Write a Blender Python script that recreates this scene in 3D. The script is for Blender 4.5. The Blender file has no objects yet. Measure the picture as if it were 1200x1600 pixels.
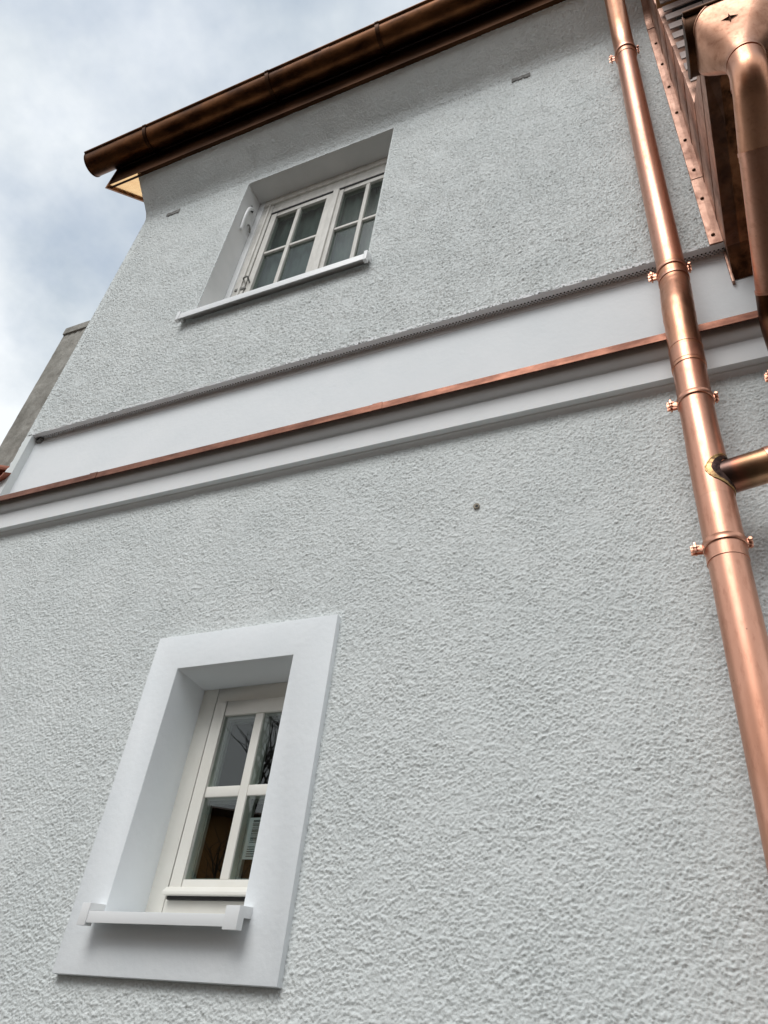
import bpy, bmesh, math, random
import numpy as np
from mathutils import Vector, Matrix
R_ = math.radians
sc = bpy.context.scene
COL = sc.collection
random.seed(4)

# ------------------------------------------------------------------ camera
# world frame: the plastered wall is y = 0, x runs right along it, z = 0 is the eye level, ground at -1.6
cam_d = bpy.data.cameras.new('camera'); cam = bpy.data.objects.new('camera', cam_d); COL.objects.link(cam)
RX, RU, RF = Vector((.91506406, .38989438, .10315107)), Vector((.17215527, -.60890101, .7743398)), Vector((-.36471952, .69081252, .6243058))
cam.matrix_world = Matrix(((RX.x, RU.x, -RF.x, 0), (RX.y, RU.y, -RF.y, -2.0), (RX.z, RU.z, -RF.z, 0), (0, 0, 0, 1)))
cam_d.sensor_fit = 'HORIZONTAL'; cam_d.sensor_width = 36; cam_d.lens = 36 * 1198.6 / 1200
cam_d.clip_end = 2000; cam_d.clip_start = .05
sc.camera = cam

# ------------------------------------------------------------------ world, sun, exposure
SUN_EL, SUN_AZ = R_(50), R_(186)          # azimuth clockwise from +y: the sun stands behind the viewer, to the left
w = bpy.data.worlds.new('World'); sc.world = w; w.use_nodes = True
nt = w.node_tree; nt.nodes.clear()
def wn(t, **k):
    n = nt.nodes.new(t)
    for a, b in k.items(): setattr(n, a, b)
    return n
out = wn('ShaderNodeOutputWorld'); bg = wn('ShaderNodeBackground'); bg.inputs[1].default_value = .074
sky = wn('ShaderNodeTexSky', sky_type='NISHITA', sun_disc=False, sun_elevation=SUN_EL, sun_rotation=SUN_AZ)
sky.air_density = 1.0; sky.dust_density = 1.5; sky.ozone_density = 1.0
tc = wn('ShaderNodeTexCoord'); sep = wn('ShaderNodeSeparateXYZ'); nt.links.new(tc.outputs['Generated'], sep.inputs[0])
mx = wn('ShaderNodeMath', operation='MAXIMUM'); mx.inputs[1].default_value = 0; nt.links.new(sep.outputs[2], mx.inputs[0])
ad = wn('ShaderNodeMath', operation='ADD'); ad.inputs[1].default_value = .35; nt.links.new(mx.outputs[0], ad.inputs[0])
cx = wn('ShaderNodeMath', operation='DIVIDE'); cy = wn('ShaderNodeMath', operation='DIVIDE')
nt.links.new(sep.outputs[0], cx.inputs[0]); nt.links.new(ad.outputs[0], cx.inputs[1])
nt.links.new(sep.outputs[1], cy.inputs[0]); nt.links.new(ad.outputs[0], cy.inputs[1])
cmb = wn('ShaderNodeCombineXYZ'); nt.links.new(cx.outputs[0], cmb.inputs[0]); nt.links.new(cy.outputs[0], cmb.inputs[1])
n1 = wn('ShaderNodeTexNoise'); n1.inputs['Scale'].default_value = 1.9; n1.inputs['Detail'].default_value = 6; n1.inputs['Roughness'].default_value = .60; n1.inputs['Distortion'].default_value = .15
n2 = wn('ShaderNodeTexNoise'); n2.inputs['Scale'].default_value = 3.0; n2.inputs['Detail'].default_value = 9; n2.inputs['Roughness'].default_value = .58
mp = wn('ShaderNodeMapping'); mp.inputs['Location'].default_value = (3.38, .56, 5.78)
nt.links.new(cmb.outputs[0], mp.inputs[0]); nt.links.new(mp.outputs[0], n1.inputs['Vector']); nt.links.new(mp.outputs[0], n2.inputs['Vector'])
cov = wn('ShaderNodeValToRGB'); cov.color_ramp.elements[0].position = .38; cov.color_ramp.elements[1].position = .60
cov.color_ramp.elements[0].color = (.42, .42, .42, 1); cov.color_ramp.elements[1].color = (1, 1, 1, 1)
hz = wn('ShaderNodeMapRange'); hz.inputs['From Min'].default_value = .745; hz.inputs['From Max'].default_value = .58; hz.inputs['To Min'].default_value = 0; hz.inputs['To Max'].default_value = .30
nt.links.new(sep.outputs[2], hz.inputs[0])
cva = wn('ShaderNodeMath', operation='ADD'); nt.links.new(n1.outputs[0], cva.inputs[0]); nt.links.new(hz.outputs[0], cva.inputs[1]); nt.links.new(cva.outputs[0], cov.inputs[0])
cl = wn('ShaderNodeValToRGB'); e = cl.color_ramp.elements
e[0].position = .36; e[0].color = (5.7, 6.7, 7.6, 1); e[1].position = .70; e[1].color = (11.5, 12.0, 12.4, 1)
clb = wn('ShaderNodeMath', operation='ADD'); nt.links.new(n2.outputs[0], clb.inputs[0]); nt.links.new(hz.outputs[0], clb.inputs[1]); nt.links.new(clb.outputs[0], cl.inputs[0])
mixc = wn('ShaderNodeMix', data_type='RGBA'); nt.links.new(cov.outputs[0], mixc.inputs[0])
skb = wn('ShaderNodeMix', data_type='RGBA', blend_type='MULTIPLY'); skb.inputs[0].default_value = 1; skb.inputs[7].default_value = (2.35, 2.4, 2.25, 1)   # with the background's .068 the clear sky runs at strength .15
nt.links.new(sky.outputs[0], skb.inputs[6]); nt.links.new(skb.outputs[2], mixc.inputs[6]); nt.links.new(cl.outputs[0], mixc.inputs[7])
nt.links.new(mixc.outputs[2], bg.inputs[0]); nt.links.new(bg.outputs[0], out.inputs[0])
sd = bpy.data.lights.new('sun', 'SUN'); sd.energy = 1.5; sd.angle = R_(32); sd.color = (1, .985, .965)
sun = bpy.data.objects.new('sun', sd); COL.objects.link(sun)
sv = Vector((math.sin(SUN_AZ) * math.cos(SUN_EL), math.cos(SUN_AZ) * math.cos(SUN_EL), math.sin(SUN_EL)))
sun.rotation_euler = sv.to_track_quat('Z', 'Y').to_euler(); sun.location = sv * 30
vs = sc.view_settings; vs.view_transform = 'Standard'; vs.look = 'None'; vs.gamma = 1; vs.use_curve_mapping = False; vs.exposure = .19

# ------------------------------------------------------------------ materials
def mat(name, col, col2=None, rough=.8, metal=0, nscale=3, bump=0, bscale=200, rough2=None, detail=6, stretch=(1, 1, 1), spec=.5, bdist=.002, pos=(.35, .65)):
    m = bpy.data.materials.new(name); m.use_nodes = True
    t = m.node_tree; b = t.nodes['Principled BSDF']; L = t.links.new
    b.inputs['Metallic'].default_value = metal; b.inputs['Roughness'].default_value = rough
    b.inputs['Specular IOR Level'].default_value = spec
    b.inputs['Base Color'].default_value = (*col, 1)
    co = t.nodes.new('ShaderNodeTexCoord'); ma = t.nodes.new('ShaderNodeMapping'); ma.inputs['Scale'].default_value = stretch
    L(co.outputs['Object'], ma.inputs[0])
    if col2 is not None:
        n = t.nodes.new('ShaderNodeTexNoise'); n.inputs['Scale'].default_value = nscale; n.inputs['Detail'].default_value = detail; n.inputs['Roughness'].default_value = .62
        L(ma.outputs[0], n.inputs['Vector'])
        r = t.nodes.new('ShaderNodeValToRGB'); r.color_ramp.elements[0].position = pos[0]; r.color_ramp.elements[1].position = pos[1]
        r.color_ramp.elements[0].color = (*col, 1); r.color_ramp.elements[1].color = (*col2, 1)
        L(n.outputs[0], r.inputs[0]); L(r.outputs[0], b.inputs['Base Color'])
        if rough2 is not None:
            mr = t.nodes.new('ShaderNodeMapRange'); mr.inputs['From Min'].default_value = .3; mr.inputs['From Max'].default_value = .7
            mr.inputs['To Min'].default_value = rough; mr.inputs['To Max'].default_value = rough2
            L(n.outputs[0], mr.inputs[0]); L(mr.outputs[0], b.inputs['Roughness'])
    if bump:
        n = t.nodes.new('ShaderNodeTexNoise'); n.inputs['Scale'].default_value = bscale; n.inputs['Detail'].default_value = 4
        L(ma.outputs[0], n.inputs['Vector'])
        bp = t.nodes.new('ShaderNodeBump'); bp.inputs['Strength'].default_value = bump; bp.inputs['Distance'].default_value = bdist
        L(n.outputs[0], bp.inputs['Height']); L(bp.outputs[0], b.inputs['Normal'])
    return m
def coppermat(name, col, col2, rough, rough2, speck=.5, sc_=7, dents=.10, stretch=(1, 1, .3)):
    m = bpy.data.materials.new(name); m.use_nodes = True
    t = m.node_tree; b = t.nodes['Principled BSDF']; L = t.links.new; N = t.nodes.new
    b.inputs['Metallic'].default_value = 1
    co = N('ShaderNodeTexCoord'); ma = N('ShaderNodeMapping'); ma.inputs['Scale'].default_value = stretch; L(co.outputs['Object'], ma.inputs[0])
    def noise(scale, det, vec, dist=0):
        n = N('ShaderNodeTexNoise'); n.inputs['Scale'].default_value = scale; n.inputs['Detail'].default_value = det; n.inputs['Roughness'].default_value = .65; n.inputs['Distortion'].default_value = dist; L(vec, n.inputs['Vector']); return n.outputs[0]
    big = noise(sc_, 8, ma.outputs[0], .4); fine = noise(55, 6, ma.outputs[0]); sm = noise(140, 3, co.outputs['Object'])
    r = N('ShaderNodeValToRGB'); r.color_ramp.elements[0].position = .34; r.color_ramp.elements[1].position = .66
    r.color_ramp.elements[0].color = (*col, 1); r.color_ramp.elements[1].color = (*col2, 1); L(big, r.inputs[0])
    mx_ = N('ShaderNodeMix'); mx_.data_type = 'RGBA'; mx_.blend_type = 'MULTIPLY'; mx_.inputs[7].default_value = (.62, .52, .48, 1)
    fr_ = N('ShaderNodeMapRange'); fr_.inputs['From Min'].default_value = .52; fr_.inputs['From Max'].default_value = .72; fr_.inputs['To Max'].default_value = .55; L(fine, fr_.inputs[0])
    L(fr_.outputs[0], mx_.inputs[0]); L(r.outputs[0], mx_.inputs[6])
    vo_ = N('ShaderNodeTexVoronoi'); vo_.inputs['Scale'].default_value = 38; L(co.outputs['Object'], vo_.inputs['Vector'])
    sp_ = N('ShaderNodeMapRange'); sp_.inputs['From Min'].default_value = .05; sp_.inputs['From Max'].default_value = .10; sp_.inputs['To Min'].default_value = speck; sp_.inputs['To Max'].default_value = 0; L(vo_.outputs['Distance'], sp_.inputs[0])
    gate = N('ShaderNodeMath'); gate.operation = 'GREATER_THAN'; gate.inputs[1].default_value = .62; L(noise(19, 2, co.outputs['Object']), gate.inputs[0])
    gm = N('ShaderNodeMath'); gm.operation = 'MULTIPLY'; L(sp_.outputs[0], gm.inputs[0]); L(gate.outputs[0], gm.inputs[1])
    m2 = N('ShaderNodeMix'); m2.data_type = 'RGBA'; m2.inputs[7].default_value = (.13, .055, .035, 1); L(gm.outputs[0], m2.inputs[0]); L(mx_.outputs[2], m2.inputs[6]); L(m2.outputs[2], b.inputs['Base Color'])
    ad_ = N('ShaderNodeMath'); ad_.operation = 'ADD'; L(big, ad_.inputs[0]); L(fine, ad_.inputs[1])
    mr = N('ShaderNodeMapRange'); mr.inputs['From Min'].default_value = .75; mr.inputs['From Max'].default_value = 1.25; mr.inputs['To Min'].default_value = rough; mr.inputs['To Max'].default_value = rough2; L(ad_.outputs[0], mr.inputs[0]); L(mr.outputs[0], b.inputs['Roughness'])
    b1 = N('ShaderNodeBump'); b1.inputs['Strength'].default_value = dents; b1.inputs['Distance'].default_value = .008; L(noise(6, 2, co.outputs['Object']), b1.inputs['Height'])
    b2 = N('ShaderNodeBump'); b2.inputs['Strength'].default_value = .12; b2.inputs['Distance'].default_value = .0006; L(sm, b2.inputs['Height']); L(b1.outputs[0], b2.inputs['Normal']); L(b2.outputs[0], b.inputs['Normal'])
    return m
M = {}
M['plaster'] = mat('rough white plaster', (.725, .765, .76), (.78, .815, .808), rough=.92, nscale=2.2, bump=.8, bscale=240, bdist=.0018, spec=.25)
M['smooth'] = mat('smooth white render', (.82, .857, .875), (.86, .89, .905), rough=.85, nscale=4, bump=.5, bscale=48, bdist=.0022, spec=.3)
M['cornice'] = mat('painted cornice', (.80, .815, .82), (.84, .85, .855), rough=.7, nscale=5, bump=.12, bscale=160, bdist=.0006, spec=.35)
M['reveal'] = mat('fine plaster', (.70, .71, .70), (.76, .765, .755), rough=.9, nscale=5, bump=.5, bscale=240, bdist=.001, spec=.25)
M['cream'] = mat('cream window paint', (.80, .78, .715), (.84, .825, .765), rough=.42, nscale=6, bump=.06, bscale=90, bdist=.0005)
M['oldwhite'] = mat('old white window paint', (.60, .585, .54), (.72, .70, .655), rough=.6, nscale=22, bump=.35, bscale=70, bdist=.001, stretch=(1, 1, .4))
M['sillwhite'] = mat('white coated metal', (.80, .815, .815), (.83, .84, .84), rough=.38, nscale=3)
M['darkmetal_gapshade'] = mat('dark metal and gap shade', (.02, .02, .02), rough=.7)  # dark fittings, and solid pieces that stand for shade in gaps
M['grey'] = mat('grey mortar', (.16, .16, .15), (.30, .295, .28), rough=.95, nscale=40, bump=.7, bscale=120, bdist=.004)
M['concrete'] = mat('weathered concrete', (.20, .19, .165), (.37, .355, .32), rough=.95, nscale=9, bump=.8, bscale=34, bdist=.012, stretch=(1, 1, .6), detail=10)
M['copper'] = coppermat('new copper', (.68, .36, .255), (.58, .285, .19), .30, .42)
M['copper_bright'] = coppermat('polished copper', (.68, .355, .23), (.57, .275, .165), .30, .42, sc_=10, dents=.3)
M['copper_gutter'] = mat('browned copper', (.055, .023, .011), (.20, .085, .035), rough=.34, rough2=.5, metal=1, nscale=9, bump=.12, bscale=11, bdist=.006, stretch=(.5, 1, 1), detail=10)
M['copper_dark'] = mat('blackened copper', (.045, .021, .011), (.10, .045, .022), rough=.42, rough2=.55, metal=1, nscale=7, detail=10, stretch=(.4, 1, 1))
M['copper_stained'] = mat('stained copper', (.06, .028, .015), (.36, .17, .085), rough=.42, rough2=.5, metal=1, nscale=13, detail=12, bump=.2, bscale=14, bdist=.006, pos=(.38, .6))
M['copper_matt'] = coppermat('matt handled copper', (.47, .295, .225), (.27, .15, .11), .40, .55, speck=.9, sc_=13, dents=.12, stretch=(1, 1, .6))
M['copper_hopper'] = coppermat('hopper copper', (.58, .33, .23), (.43, .225, .145), .36, .50, speck=.6, sc_=11, dents=.2, stretch=(1, 1, 1))
M['copper_edge'] = mat('mottled copper edge', (.27, .125, .085), (.13, .057, .04), rough=.44, rough2=.55, metal=1, nscale=16, detail=12, bump=.2, bscale=30, bdist=.003, pos=(.36, .64), stretch=(.45, 1, 1))
M['verge'] = mat('fresh copper sheet', (.98, .62, .27), (.92, .53, .21), rough=.16, rough2=.26, metal=1, nscale=14, detail=6)
M['burntblack'] = mat('flux-blackened copper', (.018, .014, .014), (.10, .06, .05), rough=.45, metal=1, nscale=60, detail=8, bump=.3, bscale=90, bdist=.002)
M['burntbrown'] = mat('heat-browned copper', (.10, .05, .035), (.55, .36, .16), rough=.38, metal=1, nscale=55, detail=9, bump=.2, bscale=90, bdist=.002, pos=(.36, .62))
M['solder'] = mat('solder bead', (.66, .45, .19), (.35, .20, .09), rough=.36, metal=1, nscale=60, bump=.4, bscale=120, bdist=.003)
M['clay'] = mat('clay tile', (.26, .085, .05), (.36, .13, .075), rough=.75, nscale=14, bump=.3, bscale=60)
M['hungtile'] = mat('pale hung tile', (.27, .20, .175), (.37, .285, .25), rough=.6, nscale=9, bump=.25, bscale=50)
M['wood'] = mat('oiled soffit wood', (.38, .17, .06), (.50, .24, .09), rough=.45, nscale=6, stretch=(.2, 3, 3), bump=.2, bscale=20)
M['dark'] = mat('shade-dark backing', (.035, .033, .03), (.05, .046, .042), rough=.95, nscale=3)  # near-black, the shade of rooms and gaps put into the colour
M['roombox'] = mat('room wall', (.30, .27, .22), (.33, .30, .25), rough=.9, nscale=3)
M['net'] = mat('grey net curtain', (.10, .122, .115), (.18, .208, .196), rough=.9, nscale=4, stretch=(3, 1, .8))
M['label'] = mat('sticker paper', (.42, .43, .44), rough=.6)
M['ink'] = mat('sticker print', (.03, .03, .03), rough=.6)
M['beige'] = mat('anchor plug', (.32, .28, .22), rough=.8)
M['spacer'] = mat('glazing spacer', (.28, .29, .275), rough=.5)
M['ground'] = mat('yard soil', (.026, .021, .015), (.045, .037, .027), rough=.95, nscale=30, bump=.6, bscale=60, bdist=.01)
M['bark'] = mat('bark', (.045, .035, .028), (.085, .07, .055), rough=.95, nscale=12, bump=.5, bscale=30, bdist=.01)
M['ochre'] = mat('ochre house paint', (.55, .27, .09), (.62, .32, .12), rough=.9, nscale=2)
M['brick'] = mat('brown brick', (.16, .085, .055), (.23, .125, .08), rough=.9, nscale=6)
M['roofdark'] = mat('dark roof tile', (.11, .06, .045), (.16, .09, .065), rough=.85, nscale=7)
M['farglass'] = mat('far window glass', (.05, .055, .06), rough=.1)

def glassmat(name, tint, fac=1.0, rough=0.0):
    m = bpy.data.materials.new(name); m.use_nodes = True; t = m.node_tree; t.nodes.clear(); L = t.links.new
    o = t.nodes.new('ShaderNodeOutputMaterial'); tr = t.nodes.new('ShaderNodeBsdfTransparent'); tr.inputs[0].default_value = (*tint, 1)
    g = t.nodes.new('ShaderNodeBsdfGlossy'); g.inputs['Roughness'].default_value = rough
    f = t.nodes.new('ShaderNodeLayerWeight'); f.inputs[0].default_value = .5
    pw = t.nodes.new('ShaderNodeMath'); pw.operation = 'POWER'; pw.inputs[1].default_value = 5; L(f.outputs['Facing'], pw.inputs[0])
    mul = t.nodes.new('ShaderNodeMath'); mul.operation = 'MULTIPLY_ADD'; mul.inputs[1].default_value = .96 * fac; mul.inputs[2].default_value = .045 * fac; mul.use_clamp = True; L(pw.outputs[0], mul.inputs[0])
    x = t.nodes.new('ShaderNodeMixShader'); L(mul.outputs[0], x.inputs[0]); L(tr.outputs[0], x.inputs[1]); L(g.outputs[0], x.inputs[2]); L(x.outputs[0], o.inputs[0])
    return m
M['glass'] = glassmat('clear double glazing', (.82, .86, .84), 1.35)
M['oldglass'] = glassmat('dull old glass', (.72, .77, .75), .8, .16)

# copper with the rainbow burn of a brazed joint: tint follows the distance from the joint, a colour the metal itself has
def burnt():
    m = bpy.data.materials.new('heat-tinted copper'); m.use_nodes = True; t = m.node_tree; b = t.nodes['Principled BSDF']; L = t.links.new
    b.inputs['Metallic'].default_value = 1; b.inputs['Roughness'].default_value = .33
    co = t.nodes.new('ShaderNodeTexCoord'); sp = t.nodes.new('ShaderNodeSeparateXYZ'); L(co.outputs['Object'], sp.inputs[0])
    n = t.nodes.new('ShaderNodeTexNoise'); n.inputs['Scale'].default_value = 22; n.inputs['Detail'].default_value = 7; L(co.outputs['Object'], n.inputs['Vector'])
    ma = t.nodes.new('ShaderNodeMath'); ma.operation = 'MULTIPLY_ADD'; ma.inputs[1].default_value = .075; L(n.outputs[0], ma.inputs[0]); L(sp.outputs[0], ma.inputs[2])
    mr = t.nodes.new('ShaderNodeMapRange'); mr.inputs['From Min'].default_value = .125; mr.inputs['From Max'].default_value = .275; L(ma.outputs[0], mr.inputs[0])
    r = t.nodes.new('ShaderNodeValToRGB'); el = r.color_ramp.elements
    el[0].position = 0; el[0].color = (.06, .042, .038, 1); el[1].position = 1; el[1].color = (.66, .36, .20, 1)
    for p, c in ((.22, (.13, .075, .06)), (.36, (.30, .12, .075)), (.55, (.27, .15, .085)), (.78, (.42, .235, .135))):
        q = el.new(p); q.color = (*c, 1)
    L(mr.outputs[0], r.inputs[0]); L(r.outputs[0], b.inputs['Base Color'])
    return m
M['burnt'] = burnt()

# ------------------------------------------------------------------ helpers
def link(name, me, m, parent=None, smooth=False, loc=None):
    o = bpy.data.objects.new(name, me); COL.objects.link(o)
    ms = m if isinstance(m, (list, tuple)) else [m]
    if not me.materials:
        for q in ms: me.materials.append(M[q] if isinstance(q, str) else q)
    if smooth: me.polygons.foreach_set('use_smooth', [True] * len(me.polygons))
    if parent: o.parent = parent
    if loc: o.location = loc
    return o
def pd(name, vs_, fs, m, parent=None, smooth=False, mi=None):
    me = bpy.data.meshes.new(name); me.from_pydata([tuple(v) for v in vs_], [], fs); me.update()
    o = link(name, me, m, parent, smooth)
    if mi: me.polygons.foreach_set('material_index', mi)
    return o
def empty(name, loc=(0, 0, 0), label=None, cat=None, group=None):
    o = bpy.data.objects.new(name, None); COL.objects.link(o); o.location = loc; o.empty_display_size = .2
    if label: o['label'] = label
    if cat: o['category'] = cat
    if group: o['group'] = group
    return o
class MB:
    def __init__(s): s.v = []; s.f = []; s.mi = []
    def add(s, v, f, k=0):
        b = len(s.v); s.v += [tuple(q) for q in v]; s.f += [tuple(i + b for i in q) for q in f]; s.mi += [k] * len(f); return s
    def box(s, x0, x1, y0, y1, z0, z1, k=0):
        v = [(x, y, z) for x in (x0, x1) for y in (y0, y1) for z in (z0, z1)]
        return s.add(v, [(0, 1, 3, 2), (4, 6, 7, 5), (0, 4, 5, 1), (2, 3, 7, 6), (0, 2, 6, 4), (1, 5, 7, 3)], k)
    def prism_x(s, poly, x0, x1, k=0):          # poly: list of (y, z)
        n = len(poly); v = [(x0, y, z) for y, z in poly] + [(x1, y, z) for y, z in poly]
        f = [(i, (i + 1) % n, n + (i + 1) % n, n + i) for i in range(n)] + [tuple(range(n - 1, -1, -1)), tuple(range(n, 2 * n))]
        return s.add(v, f, k)
    def prism_z(s, poly, z0, z1, k=0):
        n = len(poly); v = [(x, y, z0) for x, y in poly] + [(x, y, z1) for x, y in poly]
        f = [(i, (i + 1) % n, n + (i + 1) % n, n + i) for i in range(n)] + [tuple(range(n - 1, -1, -1)), tuple(range(n, 2 * n))]
        return s.add(v, f, k)
    def tube(s, path, rad, n=28, caps=True, k=0):
        path = [Vector(p) for p in path]
        if not isinstance(rad, (list, tuple)): rad = [rad] * len(path)
        t0 = (path[1] - path[0]).normalized(); up = Vector((0, 0, 1)) if abs(t0.z) < .9 else Vector((1, 0, 0))
        u = t0.cross(up).normalized(); vv = []; prev = t0
        for i, p in enumerate(path):
            if i == 0: t = t0
            elif i == len(path) - 1: t = (path[-1] - path[-2]).normalized()
            else: t = ((path[i + 1] - p).normalized() + (p - path[i - 1]).normalized()).normalized()
            q = prev.rotation_difference(t); u = (q @ u); u = (u - t * u.dot(t)).normalized(); prev = t
            b = t.cross(u)
            vv += [p + (u * math.cos(2 * math.pi * j / n) + b * math.sin(2 * math.pi * j / n)) * rad[i] for j in range(n)]
        f = [(i * n + j, i * n + (j + 1) % n, (i + 1) * n + (j + 1) % n, (i + 1) * n + j) for i in range(len(path) - 1) for j in range(n)]
        if caps: f += [tuple(range(n - 1, -1, -1)), tuple(range((len(path) - 1) * n, len(path) * n))]
        return s.add(vv, f, k)
    def build(s, name, m, parent=None, smooth=False, bevel=0, seg=2, auto=None):
        me = bpy.data.meshes.new(name); me.from_pydata(s.v, [], s.f); me.update()
        if bevel or auto or True:
            bm = bmesh.new(); bm.from_mesh(me)
            if bevel:
                bmesh.ops.remove_doubles(bm, verts=bm.verts, dist=1e-6)
            bmesh.ops.recalc_face_normals(bm, faces=bm.faces)
            if bevel: bmesh.ops.bevel(bm, geom=[e_ for e_ in bm.edges if len(e_.link_faces) == 2 and e_.calc_face_angle(0) > .5], offset=bevel, segments=seg, affect='EDGES', profile=.6)
            bm.to_mesh(me); bm.free()
        o = link(name, me, m, parent)
        if len(set(s.mi)) > 1 and not bevel: me.polygons.foreach_set('material_index', s.mi)
        if smooth or bevel:
            me.polygons.foreach_set('use_smooth', [True] * len(me.polygons)); me.set_sharp_from_angle(angle=R_(38))
        return o
def bend(pts, r, seg=8):
    pts = [Vector(p) for p in pts]; o = [pts[0]]
    for a, b, c in zip(pts, pts[1:], pts[2:]):
        d1 = (a - b); d2 = (c - b); k = min(r, d1.length * .48, d2.length * .48)
        p1 = b + d1.normalized() * k; p2 = b + d2.normalized() * k
        for i in range(seg + 1):
            t = i / seg; o.append(p1 * (1 - t) ** 2 + b * 2 * t * (1 - t) + p2 * t * t)
    return o + [pts[-1]]

# rough plaster: band-limited random relief, real geometry
def noise2(nx, ny, dx, lams, seed):
    rg = np.random.default_rng(seed); F = np.fft.rfft2(rg.standard_normal((ny, nx)))
    ky = np.fft.fftfreq(ny, dx)[:, None]; kx = np.fft.rfftfreq(nx, dx)[None, :]; k = np.hypot(kx, ky) + 1e-9
    out_ = np.zeros((ny, nx))
    for lam, bw, amp in lams:
        g = np.exp(-(np.log(k * lam) / bw) ** 2); h = np.fft.irfft2(F * g, s=(ny, nx)); out_ += amp * h / h.std()
    return out_
def seglines(stops, step):
    o = [stops[0]]
    for a, b, in zip(stops, stops[1:]):
        n = max(1, int(round((b - a) / step))); o += list(np.linspace(a, b, n + 1)[1:])
    return np.array(o)
def plaster(name, xs, ss, prof, opening, amp, seed, parent, raw_left=0.0, m='plaster', gap=.012):
    dx = .0020; x0, x1, s0, s1 = xs[0], xs[-1], ss[0], ss[-1]
    nx = int((min(x1, 1.4) - max(x0, -4.2)) / dx) + 4; ny = int((s1 - max(s0, -.1)) / dx) + 4
    k_ = 1.3 if name == 'upper_wall' else .92
    a_ = noise2(nx, ny, dx, ((.0175 * k_, .6, 1.0),), seed); b_ = noise2(nx, ny, dx, ((.0120 * k_, .5, 1.0),), seed + 50); c_ = noise2(nx, ny, dx, ((.0085 * k_, .45, 1.0),), seed + 90)
    h = .95 * (np.abs(a_) - .8) + .75 * (np.abs(b_) - .8) + .55 * c_ + .12 * a_ * b_
    h *= 1 + .10 * noise2(nx, ny, dx, ((.30, .6, 1.0),), seed + 130)
    h = np.tanh(.6 * h) / .6
    gx = np.clip((xs - max(x0, -4.2)) / dx, 0, nx - 1.001); gy = np.clip((ss - max(s0, -.1)) / dx, 0, ny - 1.001)
    ix = gx.astype(int); iy = gy.astype(int); fx = (gx - ix)[None, :]; fy = (gy - iy)[:, None]
    H = (h[np.ix_(iy, ix)] * (1 - fx) + h[np.ix_(iy, ix + 1)] * fx) * (1 - fy) + (h[np.ix_(iy + 1, ix)] * (1 - fx) + h[np.ix_(iy + 1, ix + 1)] * fx) * fy
    X, S = np.meshgrid(xs, ss)
    ox0, ox1, os0, os1 = opening
    d = np.maximum(np.maximum(ox0 - X, X - ox1), np.maximum(os0 - S, S - os1))
    damp = np.clip(np.abs(d) / gap, .25, 1)
    D = H * amp * damp * np.where(S > s_a + .05, .55, 1.0) if name == 'upper_wall' else H * amp * damp
    py, pz, ny_, nz_ = prof(S)
    P = np.stack([X + (raw_left * H * (X <= xs[0] + 1e-6)), py + ny_ * D, pz + nz_ * D], -1).reshape(-1, 3)
    c, r = len(xs), len(ss)
    I = np.arange(r * c).reshape(r, c)
    xm = (xs[1:] + xs[:-1]) / 2; sm = (ss[1:] + ss[:-1]) / 2
    keep = ~(((xm > ox0) & (xm < ox1))[None, :] & ((sm > os0) & (sm < os1))[:, None])
    Q = np.stack([I[:-1, :-1], I[:-1, 1:], I[1:, 1:], I[1:, :-1]], -1)[keep]
    me = bpy.data.meshes.new(name); me.vertices.add(len(P)); me.vertices.foreach_set('co', P.astype(np.float32).ravel())
    me.loops.add(Q.size); me.loops.foreach_set('vertex_index', Q.astype(np.int32).ravel())
    me.polygons.add(len(Q)); me.polygons.foreach_set('loop_start', np.arange(0, Q.size, 4, dtype=np.int32))
    me.update(calc_edges=True); me.validate()
    me.polygons.foreach_set('use_smooth', [True] * len(me.polygons))
    return link(name, me, m, parent)

# ------------------------------------------------------------------ setting
GZ = -1.6
g = MB().box(-300, 300, -300, 300, GZ - .5, GZ).build('ground', 'ground'); g['kind'] = 'structure'

# ------------------------------------------------------------------ house
house = empty('house', (0, 0, GZ), 'white rough-plastered house with two small windows and a moulded cornice band', 'house')
def H(o): o.parent = house; o.location.z -= GZ; return o
class _P:                                    # parts are modelled in world coordinates; the house empty sits at ground level
    pass
def hp(o): o.matrix_parent_inverse = Matrix.Translation((0, 0, -GZ)); return o

LWX0, LWX1, LWZ0, LWZ1 = -1.797, -1.316, .415, 1.220
SX0, SX1, SZ0, SZ1 = -1.925, -1.168, .254, 1.360
xs = np.concatenate([[-5.2, -4.4], seglines([-3.5, LWX0 - .05, LWX1 + .05, .7], .0034), [.9, 1.2, 1.8, 2.6]])
ss = np.concatenate([[GZ, -1, -.5, -.1], seglines([.0, SZ0 + .05, SZ1 - .05, 2.134], .0034)])
flat = lambda S: (np.zeros_like(S), S, -np.ones_like(S), np.zeros_like(S))
lower = hp(plaster('lower_wall', xs, ss, flat, (LWX0 - .05, LWX1 + .05, SZ0 + .05, SZ1 - .05), .0030, 3, house))

UX0, UX1, UZ0, UZ1 = -2.50, -1.365, 3.60, 5.185
s_a, rad = 5.215, .16; arc = rad * R_(45)
def cove(S):
    a = np.clip((S - s_a) / rad, 0, R_(45)); e_ = np.maximum(0, S - s_a - arc); c45 = math.cos(R_(45))
    z = np.where(S <= s_a, S, s_a + rad * np.sin(a) + e_ * c45); y = -(rad * (1 - np.cos(a)) + e_ * c45)
    return y, z, -np.cos(a), -np.sin(a)
S_TOP = s_a + arc + .245
xs = np.concatenate([seglines([-3.45, UX0, UX1, .34], .0044), [.5, .8, 1.2, 1.8, 2.6]])
ss = seglines([2.905, UZ0, UZ1, S_TOP], .0044)
upper = hp(plaster('upper_wall', xs, ss, cove, (UX0, UX1, UZ0, UZ1), .0042, 8, house, raw_left=.004))
ty, tz = [float(q) for q in cove(np.array([S_TOP]))[:2]]
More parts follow.
